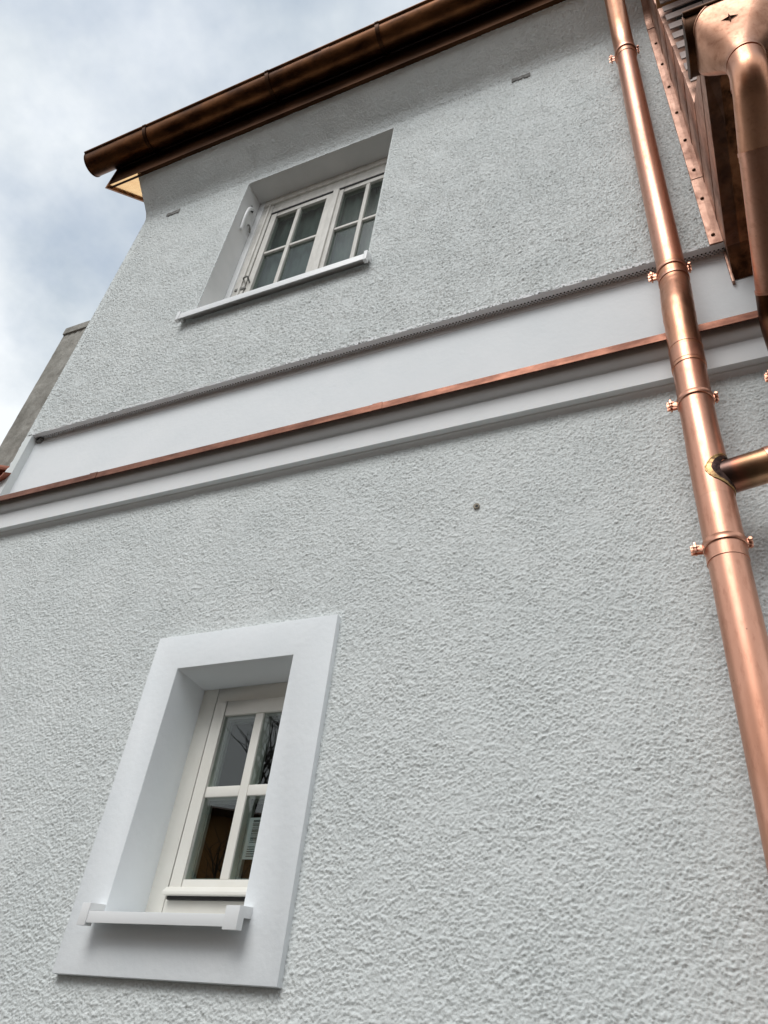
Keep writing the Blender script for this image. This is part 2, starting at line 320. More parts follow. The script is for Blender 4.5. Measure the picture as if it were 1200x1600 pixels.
# side return of the upper storey with the cove's end face
sp = [(3.5, 2.2), (.0, 2.2)] + [(float(cove(np.array([q]))[0][0]), float(cove(np.array([q]))[1][0])) for q in np.linspace(2.9, S_TOP, 60)] + [(ty + .02, tz + .2), (3.5, tz + 3.6)]
hp(MB().prism_x(sp, -3.4495, -3.40).build('side_wall', 'plaster', house))
# recessed smooth band with a rounded left corner
BY = .056
pl = [(-3.452, .004), (-3.440, .006), (-3.430, .018), (-3.418, .032), (-3.40, .044), (-3.375, .052), (-3.34, BY), (2.6, BY), (2.6, .14), (-3.452, .14)]
hp(MB().prism_z(pl, 2.18, 2.985).build('recessed_band', 'smooth', house, smooth=True))
rc = random.Random(2)
rg_v = [(-3.455 + rc.uniform(-.006, .004), .0 + rc.uniform(-.004, .004), 2.3 + .6 * i / 26) for i in range(27)]
mbr = MB()
for i in range(26):
    a, b = rg_v[i], rg_v[i + 1]; mbr.add([a, b, (-3.436, .008, b[2]), (-3.436, .008, a[2])], [(0, 1, 2, 3)])
hp(mbr.build('ragged_render_edge', 'smooth', house))
# cornice profile (y, z), extruded along the facade
prof_c = [(.07, 2.118), (0.002, 2.118), (-.004, 2.122), (-.008, 2.128), (-.018, 2.132), (-.020, 2.138), (-.045, 2.1385), (-.0455, 2.236), (-.040, 2.239), (-.0405, 2.243), (-.048, 2.245), (-.056, 2.250), (-.064, 2.258), (-.071, 2.268), (-.074, 2.276), (-.074, 2.312), (.07, 2.364)]
hp(MB().prism_x(prof_c, -5.2, 2.6).build('cornice', 'cornice', house, smooth=True))
fl = MB().prism_x([(.06, 2.372), (.06, 2.366), (-.076, 2.3165), (-.1015, 2.3065), (-.1018, 2.2760), (-.1038, 2.2755), (-.1045, 2.3105)], -5.2, 2.6).build('copper_flashing', 'copper_edge', house)
fl['label'] = 'mottled copper drip edge along the cornice'; hp(fl)
for lx in (-2.62, -1.12, .40):
    hp(MB().prism_x([(.055, 2.3765), (.055, 2.372), (-.076, 2.3225), (-.1062, 2.3125), (-.1055, 2.2742), (-.1046, 2.2742), (-.1053, 2.3108), (-.076, 2.3180), (.055, 2.3700)], lx, lx + .045).build('flashing_lap', 'copper_edge', house))
# underside of the upper plaster and the perforated vent strip
hp(MB().box(-3.45, .33, .0005, .024, 2.903, 2.93).build('plaster_edge', 'cornice', house))
vsx0, vsx1 = -3.36, .315
vent = MB(); pitch = .016; wb = .0040
n = int((vsx1 - vsx0) / pitch)
for i in range(n):
    x = vsx0 + i * pitch
    for d_, zz in ((.030, 2.9062), (-.030, 2.9066)):
        xa = x if d_ > 0 else x + .030
        vent.add([(xa, .0245, zz), (xa + wb * 1.4, .0245, zz), (xa + d_ + wb * 1.4, .0545, zz), (xa + d_, .0545, zz)], [(0, 1, 2, 3)])
vent.box(vsx0, vsx1, .0235, .0262, 2.9045, 2.908).box(vsx0, vsx1, .0515, .0552, 2.9045, 2.908)
vo = hp(vent.build('perforated_vent_strip', 'sillwhite', house)); vo['kind'] = 'stuff'
hp(MB().box(vsx0, vsx1, .024, .0555, 2.935, 2.94).build('vent_shade_sheet', 'dark', house))  # dark sheet, the shade behind the vent holes is its colour
hp(MB().box(vsx0, vsx1, .0535, .0558, 2.878, 2.9045).build('vent_flange', 'cornice', house, bevel=.0006))
nm = MB()
for i in range(9):
    a = random.uniform(0, 6.28); r = random.uniform(.004, .012)
    nm.box(-3.395 + random.uniform(-.03, .03) - r, -3.395 + random.uniform(-.03, .03) + r, .03, .058, 2.872 + random.uniform(-.0, .03), 2.905)
hp(nm.build('mortar_lump', 'grey', house, bevel=.003))
# rest of the shell: back, right side, floors, roof
sh = MB().box(-5.2, -5.1, .0, 6, GZ, 2.2).box(2.55, 2.6, .0, 6, GZ, 6.6).box(-5.2, 2.6, 5.9, 6, GZ, 6.6).box(-5.1, 2.55, .14, 5.9, 2.2, 2.32)
hp(sh.build('outer_shell', 'roombox', house))
hp(MB().box(-5.1, 2.55, .45, .5, GZ, 2.2).build('dark_room_sheet', 'dark', house))  # near-black sheet, the room's dimness is put into its colour
hp(MB().box(-3.4, 2.55, .62, .66, 2.32, 6.4).build('dark_room_sheet', 'dark', house))  # same for the upper room: dimness painted as a dark sheet
rt = math.tan(R_(46.5))
rp = [(-.30, tz - .02), (-.30, tz + .04), (3.2, tz + .04 + 3.5 * rt), (3.2, tz - .02 + 3.5 * rt - .05)]
roof = hp(MB().prism_x([(-.27, tz + .235), (-.30, tz + .265), (3.2, tz + .265 + 3.5 * rt), (3.2, tz + .235 + 3.47 * rt)], -3.74, 2.7).build('roof', 'roofdark', house))
sof = MB().prism_x([(-.262, tz - .035), (-.262, tz - .028), (3.1, tz - .028 + 3.362 * rt), (3.1, tz - .035 + 3.362 * rt)], -3.705, -3.40)
so = hp(sof.build('verge_soffit', 'verge', house)); so['label'] = 'bright copper underside of the roof verge'
hp(MB().prism_x([(-.262, tz - .06), (-.262, tz + .25), (3.1, tz + .25 + 3.362 * rt), (3.1, tz - .06 + 3.362 * rt)], -3.722, -3.705).build('verge_board', 'copper_stained', house))
fas = MB().prism_x([(-.222, tz - .004), (-.222, tz + .25), (-.252, tz + .25), (-.252, tz - .014), (-.246, tz - .016)], -3.705, 2.6)
hp(fas.build('eaves_board', 'copper_dark', house))
# bare mortar patches under the cove, anchor hole
for xa, xb, zc in ((-3.222, -3.108, 5.172), (-.558, -.440, 5.189)):
    k = 9; up_ = [(xa + (xb - xa) * i / k, zc + .021 + random.uniform(-.006, .004)) for i in range(k + 1)]; lo = [(xb - (xb - xa) * i / k, zc - .021 + random.uniform(-.004, .006)) for i in range(k + 1)]
    P = up_ + lo; nn = len(P)
    hp(pd('mortar_patch', [(x, -.0085 + random.uniform(-.001, .001), z) for x, z in P] + [(x, .01, z) for x, z in P], [tuple(range(nn))] + [(i, (i + 1) % nn, nn + (i + 1) % nn, nn + i) for i in range(nn)], 'grey', house))
ah = MB().tube([(-.689, .01, 1.749), (-.689, -.0075, 1.749)], [.012, .0115], 14).build('anchor_plug', 'beige', house); hp(ah)
MB().tube([(-.687, -.001, 1.747), (-.687, -.0083, 1.747)], .0055, 12).build('anchor_hole_shade', 'darkmetal_gapshade', ah)  # solid dark disc painting the shade inside the hole

# ------------------------------------------------------------------ lower window
FY = .155
fr = MB()
def ring(mb, x0, x1, z0, z1, t, y0, y1, tl=None, tr=None, tt=None, tb=None):
    tl = t if tl is None else tl; tr = t if tr is None else tr; tt = t if tt is None else tt; tb = t if tb is None else tb
    mb.box(x0, x0 + tl, y0, y1, z0, z1); 
    if tr: mb.box(x1 - tr, x1, y0, y1, z0, z1)
    if tt: mb.box(x0 + tl, x1 - tr, y0, y1, z1 - tt, z1)
    if tb: mb.box(x0 + tl, x1 - tr, y0, y1, z0, z0 + tb)
    return mb
ring(fr, -1.80, -1.24, .40, 1.228, .069, FY, FY + .09, tr=.06, tt=.069, tb=.098)
lw = hp(fr.build('window', 'cream', house, bevel=.003)); lw['label'] = 'lower window, cream timber with four panes in a smooth white surround'
def lp(o): o.matrix_parent_inverse = lw.matrix_world.inverted_safe() if False else Matrix.Translation((0, 0, 0)); return o
# sub-parts share the house's parent inverse through their parent, so they stay in world coordinates
SXA, SXB, SZA, SZB = -1.7205, -1.312, .533, 1.159
sa = MB(); ring(sa, SXA, SXB, .502, SZB, .0485, FY - .012, FY + .05, tr=.058, tt=.055, tb=.05)
sa.build('sash', 'cream', lw, bevel=.0035)
gv = MB().box(-1.5365, -1.5035, FY - .010, FY + .03, .552, 1.104).build('glazing_bar', 'cream', lw, bevel=.004)
MB().box(-1.674, -1.5365, FY - .0095, FY + .03, .811, .847).build('glazing_bar', 'cream', lw, bevel=.004)
MB().box(-1.5035, -1.37, FY - .0095, FY + .03, .811, .847).build('glazing_bar', 'cream', lw, bevel=.004)
for xa, xb in ((-1.675, -1.5365), (-1.5035, -1.369)):
    for za, zb in ((.552, .811), (.847, 1.105)):
        MB().box(xa, xb, FY - .002, FY + .001, za, zb).build('pane', 'glass', lw)
        ms = MB(); ring(ms, xa, xb, za, zb, .012, FY + .026, FY + .040); ms.build('spacer', 'spacer', lw)
MB().add([(SXA - .004, FY + .01, .534), (SXA - .004, FY - .018, .528), (SXA - .004, FY - .034, .512), (SXA - .004, FY - .034, .503), (SXA - .004, FY + .01, .503), (SXB, FY + .01, .534), (SXB, FY - .018, .528), (SXB, FY - .034, .512), (SXB, FY - .034, .503), (SXB, FY + .01, .503)],
         [(0, 1, 2, 3, 4), (5, 9, 8, 7, 6), (0, 5, 6, 1), (1, 6, 7, 2), (2, 7, 8, 3), (3, 8, 9, 4), (4, 9, 5, 0)]).build('weather_bar', 'cream', lw, bevel=.002)
MB().box(SXA + .004, SXB, FY - .0135, FY + .003, .4925, .5026).build('drip_gap_shade', 'darkmetal_gapshade', lw)  # solid black strip painting the shaded gap under the weather bar
# surround slab with the splayed reveal
su = MB()
def slab(mb, x0, x1, z0, z1, y0=-.025, y1=.012): mb.box(x0, x1, y0, y1, z0, z1)
n4 = [(SX0, SZ0), (SX1, SZ0), (SX1, SZ1), (SX0, SZ1)]; i4 = [(LWX0, .40), (LWX1, .40), (LWX1, LWZ1), (LWX0, LWZ1)]
v = [(x, -.025, z) for x, z in n4] + [(x, -.025, z) for x, z in i4] + [(x, .03, z) for x, z in n4] + [(x, .20, z) for x, z in i4] + [(x, .20, z) for x, z in n4]
f = [(i, (i + 1) % 4, 4 + (i + 1) % 4, 4 + i) for i in range(4)] + [(8 + i, 8 + (i + 1) % 4, (i + 1) % 4, i) for i in range(4)] + [(4 + i, 4 + (i + 1) % 4, 12 + (i + 1) % 4, 12 + i) for i in range(4)]
f += [(16 + i, 16 + (i + 1) % 4, 8 + (i + 1) % 4, 8 + i) for i in range(4)] + [(12 + i, 12 + (i + 1) % 4, 16 + (i + 1) % 4, 16 + i) for i in range(4)]
su.add(v, f); so = su.build('window_surround', 'smooth', lw, bevel=.0028)
so['label'] = 'smooth white plaster surround with deep reveal'
# sill: sloped plate with front lip and end caps
MB().prism_x([(.175, .462), (.175, .456), (-.083, .4005), (-.083, .376), (-.0855, .376), (-.0855, .4065)], -1.80, -1.325).build('sill', 'sillwhite', lw, bevel=.0008)
for xa, xb in ((-1.829, -1.799), (-1.327, -1.283)):
    MB().prism_x([(-.0885, .3685), (-.0885, .4275), (-.0245, .4375), (-.0245, .408), (-.060, .403), (-.060, .372)], xa, xb).build('sill_end_cap', 'sillwhite', lw, bevel=.001)
# barcode sticker on the inner side of the lower right pane
st = MB(); sxa, sxb, sza, szb = -1.478, -1.392, .614, .742; yb = FY + .0022
st.box(sxa, sxb, yb + .0004, yb + .0008, sza, szb, 0)
rb = random.Random(9); z = sza + .050
while z < szb - .008:
    h_ = rb.choice((.0012, .0018, .0028)); st.box(sxa + .016, sxa + .052, yb + .0001, yb + .0003, z, z + h_, 1); z += h_ + rb.choice((.0012, .002, .003))
for i in range(5): st.box(sxa + .012, sxa + .012 + rb.uniform(.02, .05), yb + .0001, yb + .0003, sza + .008 + i * .007, sza + .0105 + i * .007, 1)
z = sza + .052
while z < szb - .01: st.box(sxa + .058, sxa + .0625, yb + .0001, yb + .0003, z, z + .004, 1); z += .007
sto = st.build('sticker', ['label', 'ink'], lw); sto['label'] = 'white barcode sticker on the lower right pane'

# ------------------------------------------------------------------ upper window
GY = .178
fr = MB(); ring(fr, UX0 - .002, UX1 + .002, UZ0, UZ1 + .012, .13, GY, GY + .12, tr=.03, tt=.19, tb=.10)
uw = hp(fr.build('window', 'oldwhite', house, bevel=.004)); uw['label'] = 'upper window, old white casements with many small grey panes'
rv = MB(); q = [(UX0, UZ0), (UX1, UZ0), (UX1, UZ1), (UX0, UZ1)]
v = [(x, .0015, z) for x, z in q] + [(x, .20, z) for x, z in q]
rv.add(v, [(i, (i + 1) % 4, 4 + (i + 1) % 4, 4 + i) for i in range(4)]).build('window_reveal', 'reveal', uw)
MB().box(UX0 + .001, UX0 + .045, GY - .012, GY + .02, UZ0, UZ1).build('casing', 'sillwhite', uw, bevel=.004)
MB().box(UX0 + .045, UX1 - .0, GY - .014, GY + .02, UZ1 - .07, UZ1).build('casing', 'oldwhite', uw, bevel=.004)
MB().box(UX0 + .088, UX0 + .103, GY - .012, GY + .02, UZ0, UZ1 - .07).build('frame_bead', 'oldwhite', uw, bevel=.003)
ST = 4.985
for k, (xa, xb, bars) in enumerate(((-2.368, -1.852, -2.137), (-1.838, -1.333, -1.603))):
    mb = MB(); ring(mb, xa, xb, 3.70, ST, .048, GY + .004, GY + .05, tr=(.066 if k == 0 else .055), tl=.048, tt=.045, tb=.06)
    mb.build('casement_sash', 'oldwhite', uw, bevel=.004)
    xr = xb - (.066 if k == 0 else .055); xl = xa + .048
    MB().box(bars - .014, bars + .014, GY + .006, GY + .04, 3.76, ST - .045).build('glazing_bar', 'oldwhite', uw, bevel=.004)
    for zb_ in (4.00, 4.468):
        for (pa, pb) in ((xl, bars - .014), (bars + .014, xr)):
            MB().box(pa, pb, GY + .008, GY + .04, zb_, zb_ + .024).build('glazing_bar', 'oldwhite', uw, bevel=.004)
    for (za, zb_) in ((3.76, 4.00), (4.024, 4.468), (4.492, ST - .045)):
        for (pa, pb) in ((xl, bars - .014), (bars + .014, xr)):
            MB().box(pa, pb, GY + .022, GY + .025, za, zb_).build('pane', 'oldglass', uw)
MB().box(-1.866, -1.822, GY - .010, GY + .03, 3.70, ST + .004).build('meeting_strip', 'oldwhite', uw, bevel=.005)
MB().box(UX0 + .13, UX1, GY - .001, GY + .004, ST + .001, ST + .016).build('top_gap_shade', 'darkmetal_gapshade', uw)  # black strip painting the shaded gap above the sashes
# net curtain with folds behind the glass
cv = []; cf = []
nx_ = 90
for i in range(nx_ + 1):
    x = UX0 + .1 + (UX1 - UX0 - .1) * i / nx_
    for z in (3.7, 5.7): cv.append((x, GY + .075 + .010 * math.sin(i * .9) + .006 * math.sin(i * .31), z))
cf = [(2 * i, 2 * i + 2, 2 * i + 3, 2 * i + 1) for i in range(nx_)]
pd('net_curtain', cv, cf, 'net', uw, True)
# sill with end caps
MB().prism_x([(.18, 3.655), (.18, 3.648), (-.050, 3.606), (-.050, 3.562), (-.0535, 3.562), (-.0535, 3.612)], -2.552, -1.352).build('sill', 'sillwhite', uw, bevel=.001)
for xa, xb in ((-2.572, -2.551), (-1.353, -1.333)):
    MB().prism_x([(-.058, 3.552), (-.058, 3.632), (.002, 3.642), (.002, 3.59), (-.03, 3.59), (-.03, 3.552)], xa, xb).build('sill_end_cap', 'sillwhite', uw, bevel=.0015)
MB().tube(bend([(-2.47, -.005, 3.615), (-2.47, -.012, 3.66), (-2.455, -.02, 3.675), (-2.445, -.02, 3.655)], .02), .0045, 10).build('shutter_hook', 'darkmetal_gapshade', uw, smooth=True)
# curved shutter stay on the left reveal and the casement hook
MB().tube(bend([(UX0 + .012, .105, 5.005), (UX0 + .035, .06, 4.93), (UX0 + .035, .05, 4.84), (UX0 + .012, .075, 4.70)], .09), [.013] * 9 + [.012] * 11, 12).build('shutter_stay', 'sillwhite', uw, smooth=True)
MB().box(UX0, UX0 + .012, .088, .122, 4.985, 5.03).build('stay_plate', 'darkmetal_gapshade', uw, bevel=.003)
MB().tube(bend([(UX0 + .006, .125, 4.83), (UX0 + .03, .12, 4.80), (UX0 + .02, .15, 4.76)], .03), .007, 8).build('stay_catch', 'grey', uw, smooth=True)
MB().tube(bend([(-2.40, GY - .005, 4.20), (-2.375, GY - .03, 4.17), (-2.35, GY - .03, 4.18), (-2.345, GY, 4.15)], .02), .006, 8).build('casement_hook', 'grey', uw, smooth=True)
MB().box(-2.44, -2.36, GY - .008, GY + .002, 4.085, 4.105).build('hinge_plate', 'grey', uw, bevel=.002)

# ------------------------------------------------------------------ gutters
def gutter(name, x0, x1, yc, zt, r, brackets, m, label, seams=()):
    g_ = empty(name, (x0, yc, zt), label, 'gutter')
    inv = Matrix.Translation((-x0, -yc, -zt))
    def pp(o): o.matrix_parent_inverse = inv; return o
    n = 30; arc_o = [(yc - r * math.cos(math.pi * i / n), zt - r * math.sin(math.pi * i / n)) for i in range(n + 1)]
    arc_i = [(yc - (r - .0022) * math.cos(math.pi * i / n), zt - (r - .0022) * math.sin(math.pi * i / n)) for i in range(n, -1, -1)]
    xs_ = [x0, x1]
    pp(MB().prism_x(arc_o + arc_i, x0 + .002, x1).build('trough', m, g_, smooth=True))
    pp(MB().tube([(x0, yc - r - .004, zt + .004), (x1, yc - r - .004, zt + .004)], .0115, 16).build('rolled_bead', m, g_, smooth=True))
    cap = [(yc - (r + .003) * math.cos(math.pi * i / n), zt - (r + .003) * math.sin(math.pi * i / n)) for i in range(n + 1)]
    pp(MB().prism_x(cap, x0 - .004, x0 + .004).build('end_cap', m, g_, bevel=.001))
    for bx_ in brackets:
        a0 = [(yc - (r + .0075) * math.cos(math.pi * i / n), zt - (r + .0075) * math.sin(math.pi * i / n)) for i in range(n + 1)]
        b0 = [(yc - (r + .0008) * math.cos(math.pi * i / n), zt - (r + .0008) * math.sin(math.pi * i / n)) for i in range(n, -1, -1)]
        br = MB().prism_x(a0 + b0, bx_ - .014, bx_ + .014)
        br.tube([(bx_ - .014, yc - r - .004, zt + .004), (bx_ + .014, yc - r - .004, zt + .004)], .0145, 14)
        br.box(bx_ - .014, bx_ + .014, yc + r, yc + r + .05, zt - .03, zt + .006)
        pp(br.build('bracket', 'copper_dark', g_, smooth=True))
    for sx in seams:
        a0 = [(yc - (r + .0018) * math.cos(math.pi * i / n), zt - (r + .0018) * math.sin(math.pi * i / n)) for i in range(n + 1)]
        b0 = [(yc - (r + .0004) * math.cos(math.pi * i / n), zt - (r + .0004) * math.sin(math.pi * i / n)) for i in range(n, -1, -1)]
        pp(MB().prism_x(a0 + b0, sx - .03, sx + .03).build('lap_joint', m, g_, smooth=True))
    return g_, pp
gutter('gutter', -3.90, 2.6, -.356, 5.757, .094, (-3.31, -2.22, -1.36, -.45, .45, 1.35), 'copper_gutter', 'long brown copper half-round gutter under the house eaves against the sky', (-1.75,))

# ------------------------------------------------------------------ main downpipe
dp = empty('downpipe', (.03, -.165, GZ), 'tall copper downpipe with clamps and a brazed side branch on the white wall', 'downpipe')
dinv = Matrix.Translation((-.03, .165, -GZ))
def dpp(o): o.matrix_parent_inverse = dinv; return o
def px_(z): return float(np.interp(z, (.5, 1.2, 1.8, 2.05, 2.34, 2.56, 3.6, 4.3, 4.7), (.0695, .070, .0745, .0795, .0845, .0955, .1005, .1065, .1115)))
def ax(z, y): return (px_(z), y, z)
def seclen(z0, z1, y, n=10): return [ax(z0 + (z1 - z0) * i / n, y) for i in range(n + 1)]
NS = 48
YU, YL = -.100, -.168
top = bend([ax(4.66, YU), ax(4.93, YU), (.112, -.335, 5.50), (.112, -.352, 5.72)], .16, 12)
dpp(MB().tube(top, .0545, NS).build('swan_neck', 'copper_bright', dp, smooth=True))
dpp(MB().tube(seclen(2.60, 4.745, YU, 4), .0520, NS).build('pipe_section', 'copper', dp, smooth=True))
dpp(MB().tube(seclen(4.70, 4.775, YU, 3), [.0525, .0562, .0562, .0555], NS).build('pipe_sleeve', 'copper', dp, smooth=True))
bz = bend([ax(2.70, YU), ax(2.56, YU), ax(2.34, YL), ax(2.02, YL)], .10, 10)
rr = [.0530 + .0022 * math.sin(math.pi * min(1, max(0, i / (len(bz) - 1)))) + .0006 * math.sin(i * 1.7) for i in range(len(bz))]
dpp(MB().tube(bz, rr, NS).build('offset_bend', 'copper_bright', dp, smooth=True))
for zz in (2.035, 2.115): dpp(MB().tube(seclen(zz, zz + .006, YL, 1), .0546, NS).build('pipe_ring', 'copper', dp, smooth=True))
dpp(MB().tube(seclen(2.585, 2.60, YU - .004, 1), .0562, NS).build('pipe_collar', 'copper', dp, smooth=True))
dpp(MB().tube(seclen(2.03, 2.10, YL, 3), [.0535, .0542, .0542, .0535], NS).build('pipe_sleeve', 'copper', dp, smooth=True))
dpp(MB().tube(seclen(1.60, 2.06, YL, 4), .0512, NS).build('pipe_section', 'copper', dp, smooth=True))
tee = dpp(MB().tube(seclen(1.46, 1.685, YL, 6), [.0520] + [.0528] * 5 + [.0520], NS).build('branch_fitting', 'copper', dp, smooth=True))
dpp(MB().tube(seclen(1.25, 1.475, YL, 4), [.0530, .0530, .0524, .0524, .0516], NS).build('pipe_sleeve', 'copper', dp, smooth=True))
dpp(MB().tube(seclen(GZ + .02, 1.40, YL, 6), .0512, NS).build('pipe_section', 'copper', dp, smooth=True))
# side branch, burnt by brazing, and its bead where it meets the pipe
BZ, BR = 1.545, .050; bxc = px_(BZ)
br = dpp(MB().tube([(bxc + .02, YL, BZ - .006), (bxc + .10, YL, BZ + .008), (bxc + .160, YL, BZ + .0185)], BR, NS).build('branch_stub', 'burnt', dp, smooth=True))
br['label'] = 'heat-tinted branch stub, black and olive from brazing'
def unroll(wa, wz, push, n=84, wob=0.0, sd=5):
    rn = random.Random(sd); ph = [rn.uniform(0, 6.28) for _ in range(4)]; o = []
    for i in range(n):
        a = 2 * math.pi * i / n; k = 1 + wob * (math.sin(3 * a + ph[0]) + .7 * math.sin(5 * a + ph[1]) + .5 * math.sin(11 * a + ph[2]))
        th = wa * k * math.cos(a) / .053; R0 = .053 + push
        o.append((bxc + R0 * math.cos(th), YL + R0 * math.sin(th), BZ + wz * k * math.sin(a)))
    return o
A0 = [(bxc + .070, YL + BR * math.cos(2 * math.pi * i / 84), BZ + BR * math.sin(2 * math.pi * i / 84)) for i in range(84)]
rings_ = [unroll(.055 + .036 * t, .052 + .013 * t, .0032 * (1 - t) + .0009, wob=.018 * t) for t in (0, .2, .4, .6, .8, 1)]
n = 84
def annulus(rs, name, m):
    v = [p for r in rs for p in r]
    return dpp(MB().add(v, [(k * n + i, k * n + (i + 1) % n, (k + 1) * n + (i + 1) % n, (k + 1) * n + i) for k in range(len(rs) - 1) for i in range(n)]).build(name, m, dp, smooth=True))
annulus(rings_[:4], 'braze_collar', 'burntblack'); annulus(rings_[3:], 'braze_collar', 'burntbrown')
bead = unroll(.091, .065, .001, wob=.018)
bp_ = [Vector(p) for p in bead]; ring_v = []; ring_f = []; m_ = 8
for i, p in enumerate(bp_):
    t = (bp_[(i + 1) % n] - bp_[i - 1]).normalized(); nrm = Vector((p.x - bxc, p.y - YL, 0)).normalized(); b2 = t.cross(nrm).normalized()
    rr_ = .0021 + .0004 * math.sin(i * 1.9) + .0003 * math.sin(i * 4.3)
    ring_v += [p + (nrm * math.cos(2 * math.pi * j / m_) * .55 + b2 * math.sin(2 * math.pi * j / m_)) * rr_ for j in range(m_)]
ring_f = [(i * m_ + j, i * m_ + (j + 1) % m_, ((i + 1) % n) * m_ + (j + 1) % m_, ((i + 1) % n) * m_ + j) for i in range(n) for j in range(m_)]
dpp(pd('braze_bead', ring_v, ring_f, 'solder', dp, True))
dpp(MB().tube(bend([(bxc + .150, YL, BZ + .0168), (.40, YL, BZ + .048), (.40, -.150, 1.90)], .09, 10), .0525, NS).build('branch_pipe', 'copper', dp, smooth=True))
def clamp(parent, pp, z, xc, yc, r, m='copper', lug=1.0):
    n = 40
    c_ = MB()
    prof_ = [(r + .0008, -.010), (r + .0045, -.009), (r + .0030, -.003), (r + .0030, .003), (r + .0045, .009), (r + .0008, .010)]
    vv = []; ff = []
    for i in range(n):
        a = 2 * math.pi * i / n
        vv += [(xc + q_[0] * math.cos(a), yc + q_[0] * math.sin(a), z + q_[1]) for q_ in prof_]
    k = len(prof_); ff = [(i * k + j, ((i + 1) % n) * k + j, ((i + 1) % n) * k + (j + 1) % k, i * k + (j + 1) % k) for i in range(n) for j in range(k)]
    c_.add(vv, ff)
    co = pp(c_.build('clamp', m, parent, smooth=True))
    for s_, L_ in ((-1, .034 * lug), (1, .016 * lug)):
        a_ = xc + s_ * (r + .001); b_ = xc + s_ * (r + L_)
        lm = MB().box(min(a_, b_), max(a_, b_), yc - .010, yc - .006, z - .010, z + .010).box(min(a_, b_), max(a_, b_), yc + .004, yc + .008, z - .010, z + .010)
        lm.build('clamp_lug', m, co, bevel=.0015)
        xc2 = xc + s_ * (r + L_ * .62)
        MB().tube([(xc2, yc - .024, z), (xc2, yc - .0225, z), (xc2, yc - .016, z), (xc2, yc - .0155, z), (xc2, yc - .0100, z)], [.0045, .0062, .0068, .0045, .0045], 10).tube([(xc2, yc - .010, z), (xc2, yc + .02, z)], .0035, 8).build('clamp_screw', m, co, smooth=True)
        if s_ < 0: MB().box(xc2 - .011, xc2 + .011, yc - .021, yc - .018, z - .0035, z + .0035).box(xc2 - .003, xc2 + .003, yc - .0215, yc - .0175, z - .014, z + .014).build('wing_nut', m, co, bevel=.001)
    MB().tube([(xc, yc + r, z), (xc, -.001, z)], .006, 10).build('wall_rod', m, co, smooth=True)
    return co
for z, y, r in ((4.715, YU, .0558), (2.655, YU, .0535), (1.868, YL, .0514), (1.305, YL, .0530), (.05, YL, .0514)): clamp(dp, dpp, z, px_(z), y, r)

# ------------------------------------------------------------------ copper-clad bay at the right
BX = .311
bay = empty('copper_bay', (BX, 0, 2.72), 'projecting copper-clad bay with riveted edge strip beside the tall downpipe', 'bay')
binv = Matrix.Translation((-BX, 0, -2.72))
def bpp(o): o.matrix_parent_inverse = binv; return o
def sz(y): return 2.975 + (y + .56) * (-.145 / .53) if y < -.03 else 2.83 - (y + .03) * 1.4
ys_ = [.052, .02, -.03, -.2, -.42, -.56, -.74]
# cheek in horizontal copper sheets, each lapping the one below
def front(z):      # front edge of the cheek at height z
    if z < 3.02: return -.73
    if z < 3.40: return -.73 + (z - 3.02) / .38 * .385
    return -.345 + (z - 3.40) * .062
lv = [None, 3.12, 3.40, 3.75, 4.10, 4.45, 4.80, 5.25, 5.75]
for k in range(len(lv) - 1):
    zt_ = lv[k + 1]
    if k == 0:
        poly = [(0.0, sz(0))] + [(y, sz(y)) for y in (-.03, -.2, -.42, -.56, -.73)] + [(-.735, 3.02), (front(3.10), 3.10 + .03), (-.2, zt_ - .03), (0.0, zt_ - .05)]
    else:
        za = lv[k] + .0; d0 = -.05 if k == 1 else -.02; d1 = -.02
        poly = [(0.0, za + d0 - .006), (front(za), za + (.03 if k == 1 else .02) - .006), (front(zt_), zt_ + .02), (0.0, zt_ + d1)]
        if k == 1: poly = [(0.0, za + d0 - .006), (-.2, za - .036), (front(3.10), 3.125), (front(3.25), 3.25), (front(zt_), zt_ + .02), (0.0, zt_ + d1)]
    e0 = .0022 * k
    bpp(MB().prism_x(poly, BX - e0, BX + .05).build('cheek_sheet', 'copper_matt', bay, bevel=.0012))
# soffit and its box edge at the wall
sv_ = [(x, y, sz(y) + dz) for dz in (0, .03) for x in (BX + .002, 1.9) for y in ys_]
k = len(ys_)
sf_ = [(i, i + 1, k + i + 1, k + i) for i in range(k - 1)] + [(2 * k + i, 3 * k + i, 3 * k + i + 1, 2 * k + i + 1) for i in range(k - 1)] + [(i, 2 * k + i, 2 * k + i + 1, i + 1) for i in range(k - 1)] + [(k - 1, 3 * k - 1, 4 * k - 1, 2 * k - 1), (0, k, 3 * k, 2 * k)]
so = bpp(pd('soffit', sv_, sf_, 'copper_stained', bay)); so['label'] = 'dark stained copper soffit'
bpp(MB().box(BX - .006, BX + .004, .036, .0545, 2.690, 2.896).build('soffit_edge', 'copper_matt', bay, bevel=.001))
# edge strip folded on the wall, following the cove, with its rivets
sp_ = []
def strip(za, zb, o_, name):
    v = []; f = []
    q_ = np.linspace(za, zb, 24); y, z, ny_, nz_ = cove(q_)
    for i in range(len(q_)):
        for (x, oo) in ((.258, .0), (.259, o_), (.284, o_ + .0008), (.3098, o_), (.3098, -.004)): v.append((x, y[i] + ny_[i] * oo, z[i] + nz_[i] * oo))
    for i in range(len(q_) - 1): f += [(i * 5 + j, i * 5 + j + 1, i * 5 + 5 + j + 1, i * 5 + 5 + j) for j in range(4)]
    b_ = (len(q_) - 1) * 5; f += [(0, 1, 2, 3, 4), (b_ + 4, b_ + 3, b_ + 2, b_ + 1, b_)]
    return bpp(pd(name, v, f, 'copper_matt', bay))
s1 = strip(2.905, 3.424, .006, 'edge_strip'); s2 = strip(3.418, 5.17, .0085, 'edge_strip'); s3 = strip(5.16, S_TOP - .02, .012, 'edge_strip')
